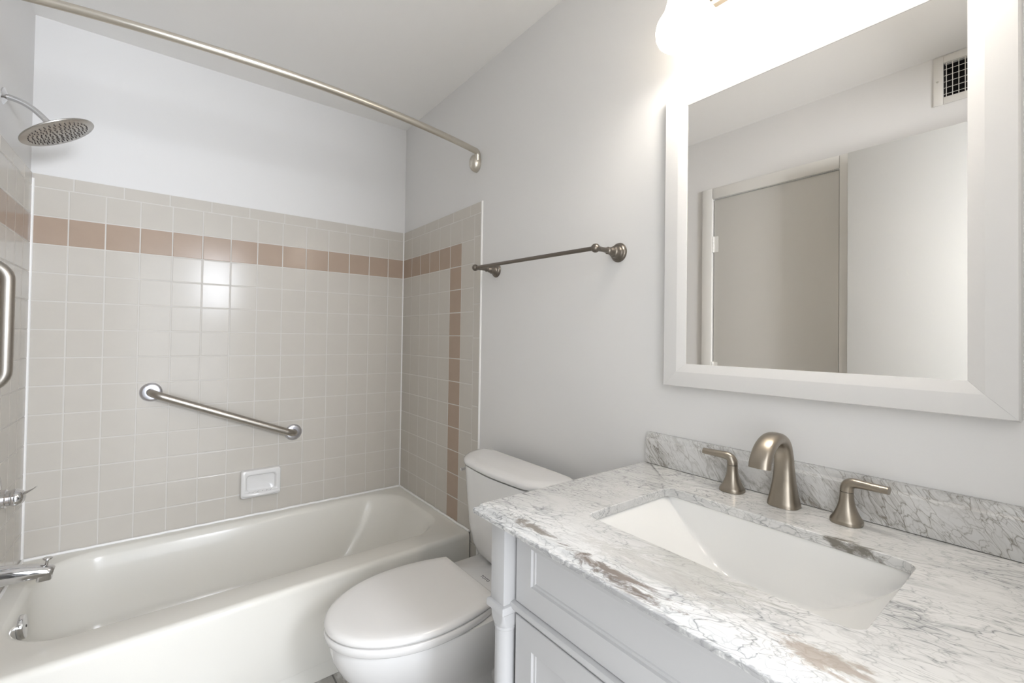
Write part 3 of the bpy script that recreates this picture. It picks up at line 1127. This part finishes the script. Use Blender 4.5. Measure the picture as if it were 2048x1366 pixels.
# flange under the slab and outer skin
mb.loft([rrect(sx0_ - o, sx1_ + o, sy0 - o, sy1 + o, 0.004, z, 4, 4) for o, z in ((0.0, ZR - 0.0002), (0.018, ZR - 0.0002), (0.018, ZR - 0.012), (0.010, ZR - 0.014), (-0.01, ZR - 0.145), (-0.05, ZR - 0.15))], cap0=False, cap1=True)
mb.build('basin', SINKC, sk, angle=70)
MB().lathe([(0.0, 0.0), (0.031, 0.0), (0.031, 0.002), (0.026, 0.003), (0.024, 0.0015), (0.023, 0.006), (0.010, 0.0085), (0.0, 0.009)], (xcen - 0.0, ycen, ZR - 0.1245), n=36).build('drain', NICKEL, sk)

# ------------------------------------------------------------------ faucet (three pieces)


def bell(x, y, a0, a1, z0, z1, n=5.0):
    """flared square-round base"""
    rings = []
    for k in range(13):
        t = k / 12
        a = a1 + (a0 - a1) * (1 - t) ** 2.3
        rings.append((a, z0 + 0.006 + (z1 - z0 - 0.006) * t))
    rings = [(a0, z0), (a0 + 0.0003, z0 + 0.002), (a0, z0 + 0.0055)] + rings
    out = []
    for a, z in rings:
        r = a * (0.80 + 0.20 * (z - z0) / (z1 - z0))
        out.append(rrect(x - a, x + a, y - a, y + a, r * 0.98, z, 8, 2))
    return out


faucet = thing('faucet', (1.453, -2.0685, CTOP), 'brushed nickel three-piece faucet standing on the marble top behind the sink', 'faucet')


def faucet_handle(y, sgn):
    hb = MB().loft(bell(1.453, y, 0.0255, 0.0112, CTOP + 0.0005, 0.9685)).build('handle', NICKEL, faucet, angle=50)
    MB().lathe([(0.0102, 0.9683), (0.0102, 0.9697)], (1.453, y, 0), n=24).build('joint_ring', RUBBER, hb)
    lv = MB()
    pth = smooth_path([(1.453, y, 0.9696), (1.453, y + sgn * 0.0005, 0.976), (1.4528, y + sgn * 0.0035, 0.9832), (1.452, y + sgn * 0.011, 0.9876), (1.450, y + sgn * 0.025, 0.9888), (1.447, y + sgn * 0.045, 0.9892), (1.445, y + sgn * 0.066, 0.9896)], 6)
    rr = [(0.0112, 0.0112), (0.0112, 0.0112), (0.0108, 0.0105), (0.0102, 0.0094), (0.0094, 0.0082), (0.0088, 0.0074), (0.0084, 0.0070)]
    rad = [tuple(a + (c - a) * k / 6 for a, c in zip(rr[i], rr[i + 1])) for i in range(6) for k in range(6)] + [rr[-1]]
    lv.tube(pth, rad, 24, up=(0, sgn, 0.001))
    lv.build('lever', NICKEL, hb, angle=60)


faucet_handle(-1.9590, 1)
faucet_handle(-2.1790, -1)
FY = -2.0685
mb = MB()
cp = [(1.4530, 0.9100), (1.4530, 0.9160), (1.4530, 0.9350), (1.4535, 0.9600), (1.4530, 0.9900), (1.4490, 1.0190), (1.4380, 1.0410), (1.4180, 1.0540), (1.3950, 1.0560), (1.3720, 1.0490), (1.3540, 1.0360), (1.3420, 1.0180), (1.3385, 1.0060)]
# half widths: across (y), and in the bending plane
cr = [(0.0300, 0.0285), (0.0298, 0.0280), (0.0255, 0.0235), (0.0215, 0.0190), (0.0188, 0.0160), (0.0180, 0.0140), (0.0180, 0.0128), (0.0184, 0.0122), (0.0190, 0.0120), (0.0195, 0.0122), (0.0199, 0.0126), (0.0202, 0.0130), (0.0203, 0.0132)]
P3 = smooth_path([(x, FY, z) for x, z in cp], 5)
RR = [tuple(a + (c - a) * k / 5 for a, c in zip(cr[i], cr[i + 1])) for i in range(len(cr) - 1) for k in range(5)] + [cr[-1]]
rings = []
N = 40
for i, p in enumerate(P3):
    t = (P3[min(i + 1, len(P3) - 1)] - P3[max(i - 1, 0)]).normalized()
    if i < 6:
        t = Vector((0, 0, 1))
    if i > len(P3) - 9:
        k_ = (i - (len(P3) - 9)) / 8
        t = (t * (1 - k_) + Vector((-0.10, 0, -1)) * k_).normalized()
    a = Vector((0, 1, 0))
    b = t.cross(a)
    ra, rb = RR[i]
    ring = []
    for k in range(N):
        th = 2 * PI * k / N
        c, s = math.cos(th), math.sin(th)
        e = 2 / 2.6
        ring.append(p + a * (ra * math.copysign(abs(c) ** e, c)) + b * (rb * math.copysign(abs(s) ** e, s)))
    rings.append(ring)
# recessed mouth
last = rings[-1]
cen = sum(last, Vector()) / N
tdir = Vector((-0.10, 0, -1)).normalized()
rings.append([cen + (p - cen) * 0.86 for p in last])
rings.append([cen + (p - cen) * 0.84 - tdir * 0.004 for p in last])
mb.loft(rings)
spt = mb.build('spout', NICKEL, faucet, angle=50)
MB().lathe([(0.0, 0), (0.0095, 0), (0.0095, 0.005), (0.0, 0.005)], cen - tdir * 0.0045, tdir, n=24).build('aerator', RUBBER, spt)

# ------------------------------------------------------------------ wall mirror
mr = thing('wall_mirror', (XR, -2.081, 1.53), 'large white framed mirror on the wall above the vanity', 'mirror')
my0, my1, mz0, mz1 = -2.4005, -1.7605, 1.1335, 1.9310
XF, XG = 1.4720, 1.4830
gy0, gy1, gz0, gz1 = my0 + 0.0585, my1 - 0.0585, mz0 + 0.0515, mz1 - 0.0585
profm = [(0.0, XR - 0.001), (0.0, XF + 0.003), (0.0025, XF), (0.0385, XF), (0.0400, XF + 0.0005), (0.0605, XG - 0.0015), (0.0605, XG + 0.012), (0.02, XR - 0.001)]
C4 = [(my1, mz0, -1, 1), (my0, mz0, 1, 1), (my0, mz1, 1, -1), (my1, mz1, -1, -1)]
for k in range(4):
    a, b = C4[k], C4[(k + 1) % 4]
    g = 0.00015
    mb = MB()
    ra, rb = [], []
    for o, x in profm:
        oz = o * (0.90 if o > 0.03 else 1.0)
        ra.append(Vector((x, a[0] + a[2] * o, a[1] + a[3] * o)))
        rb.append(Vector((x, b[0] + b[2] * o, b[1] + b[3] * o)))
    d = (rb[0] - ra[0]).normalized()
    ra = [p + d * g for p in ra]
    rb = [p - d * g for p in rb]
    mb.loft([ra, rb])
    mb.build('frame_rail', FRAMEP, mr, angle=20)
MB().box((XG, my0 + 0.05, mz0 + 0.05), (XG + 0.005, my1 - 0.05, mz1 - 0.05)).build('mirror_glass', MIRROR, mr, smooth=False)

# ------------------------------------------------------------------ vanity light
vlg = thing('vanity_light', (XR, -2.08, 2.14), 'lit vanity light with white bell glass shades above the mirror', 'wall light')
MB().loft([[Vector((x, p.x, p.y)) for p in rrect(-2.08 - 0.30 + o, -2.08 + 0.30 - o, 2.155 - 0.045 + o, 2.155 + 0.045 - o, 0.02, 0, 8, 3)] for x, o in ((XR - 0.0005, 0), (XR - 0.016, 0), (XR - 0.022, 0.006))]).build('backplate', NICKEL, vlg, angle=40)
LX = 1.388
for yc in (-1.873, -2.08, -2.287):
    MB().tube(smooth_path([(XR - 0.02, yc, 2.155), (1.45, yc, 2.172), (1.41, yc, 2.178), (LX, yc, 2.165), (LX, yc, 2.140)], 6), 0.007, 14).build('arm', NICKEL, vlg)
    MB().lathe([(0.0, 2.150), (0.016, 2.150), (0.022, 2.143), (0.024, 2.118), (0.022, 2.112), (0.0, 2.112)], (LX, yc, 0), n=28).build('socket_cup', NICKEL, vlg)
    prof = [(0.022, 2.125), (0.030, 2.122), (0.036, 2.112), (0.041, 2.095), (0.046, 2.070), (0.052, 2.048), (0.060, 2.034), (0.0685, 2.020), (0.0715, 2.006), (0.0705, 1.992), (0.066, 1.982), (0.064, 1.9815), (0.068, 1.993), (0.069, 2.006), (0.066, 2.018), (0.058, 2.031), (0.050, 2.046), (0.044, 2.069), (0.039, 2.094), (0.034, 2.110), (0.022, 2.119)]
    shd = MB().lathe(prof, (LX, yc, 0), n=48, cap=False).build('glass_shade', LAMPGLASS, vlg, angle=60)
    bl = MB().lathe([(0.0, 2.112), (0.012, 2.110), (0.013, 2.085), (0.022, 2.066), (0.027, 2.048), (0.024, 2.030), (0.013, 2.020), (0.0, 2.018)], (LX, yc, 0), n=24, cap=False).build('bulb', BULB, vlg, angle=80)
    pl = bpy.data.lights.new('bulb_light', 'POINT')
    pl.energy = LAMP_POWER
    pl.color = LAMP_COL
    pl.shadow_soft_size = 0.03
    po = bpy.data.objects.new('bulb_light', pl)
    S.collection.objects.link(po)
    po.parent = vlg
    po.location = Vector((LX, yc, 2.0)) - vlg.location

# ------------------------------------------------------------------ air vent on the left wall (seen in the mirror)
vent = thing('wall_vent', (XL, -2.215, 2.36), 'white wall vent with a dark wire grid, seen in the mirror', 'vent')
mb = MB()
fy0, fy1, fz0, fz1 = VY0 - 0.031, VY1 + 0.031, VZ0 - 0.030, VZ1 + 0.030
mb.box((XL, VY1, fz0), (XL + 0.006, fy1, fz1), 0.002)
mb.box((XL, fy0, fz0), (XL + 0.006, VY0, fz1), 0.002)
mb.box((XL, VY0, fz0), (XL + 0.006, VY1, VZ0), 0.002)
mb.box((XL, VY0, VZ1), (XL + 0.006, VY1, fz1), 0.002)
mb.build('vent_frame', VENTP, vent)
mb = MB()
k = 0
y = VY1 - 0.009
while y > VY0:
    mb.box((XL - 0.002, y - 0.0011, VZ0 - 0.004), (XL + 0.001, y + 0.0011, VZ1 + 0.004))
    y -= 0.0187
z = VZ0 + 0.0145
while z < VZ1:
    mb.box((XL - 0.004, VY0 - 0.004, z - 0.0008), (XL - 0.002, VY1 + 0.004, z + 0.0008))
    z += 0.0258
mb.build('wire_grid', VENTP, vent, smooth=False)
mb = MB()  # near-black lining paints in the shade inside the vent duct
mb.box((XL - 0.098, VY0 + 0.0002, VZ0 + 0.0002), (XL - 0.092, VY1 - 0.0002, VZ1 - 0.0002))
mb.box((XL - 0.092, VY0 + 0.0002, VZ0 + 0.0002), (XL - 0.006, VY0 + 0.002, VZ1 - 0.0002))
mb.box((XL - 0.092, VY1 - 0.002, VZ0 + 0.0002), (XL - 0.006, VY1 - 0.0002, VZ1 - 0.0002))
mb.box((XL - 0.092, VY0 + 0.002, VZ0 + 0.0002), (XL - 0.006, VY1 - 0.002, VZ0 + 0.002))
mb.box((XL - 0.092, VY0 + 0.002, VZ1 - 0.002), (XL - 0.022, VY1 - 0.002, VZ1 - 0.0002))
mb.build('duct_shade_liner', DARK, vent, smooth=False)
mb = MB()
mb.lathe([(0, 0), (0.004, 0), (0.003, 0.002), (0, 0.0025)], (XL + 0.006, fy1 - 0.014, 2.36), (1, 0, 0), n=12)
mb.build('screw', STEEL, vent)
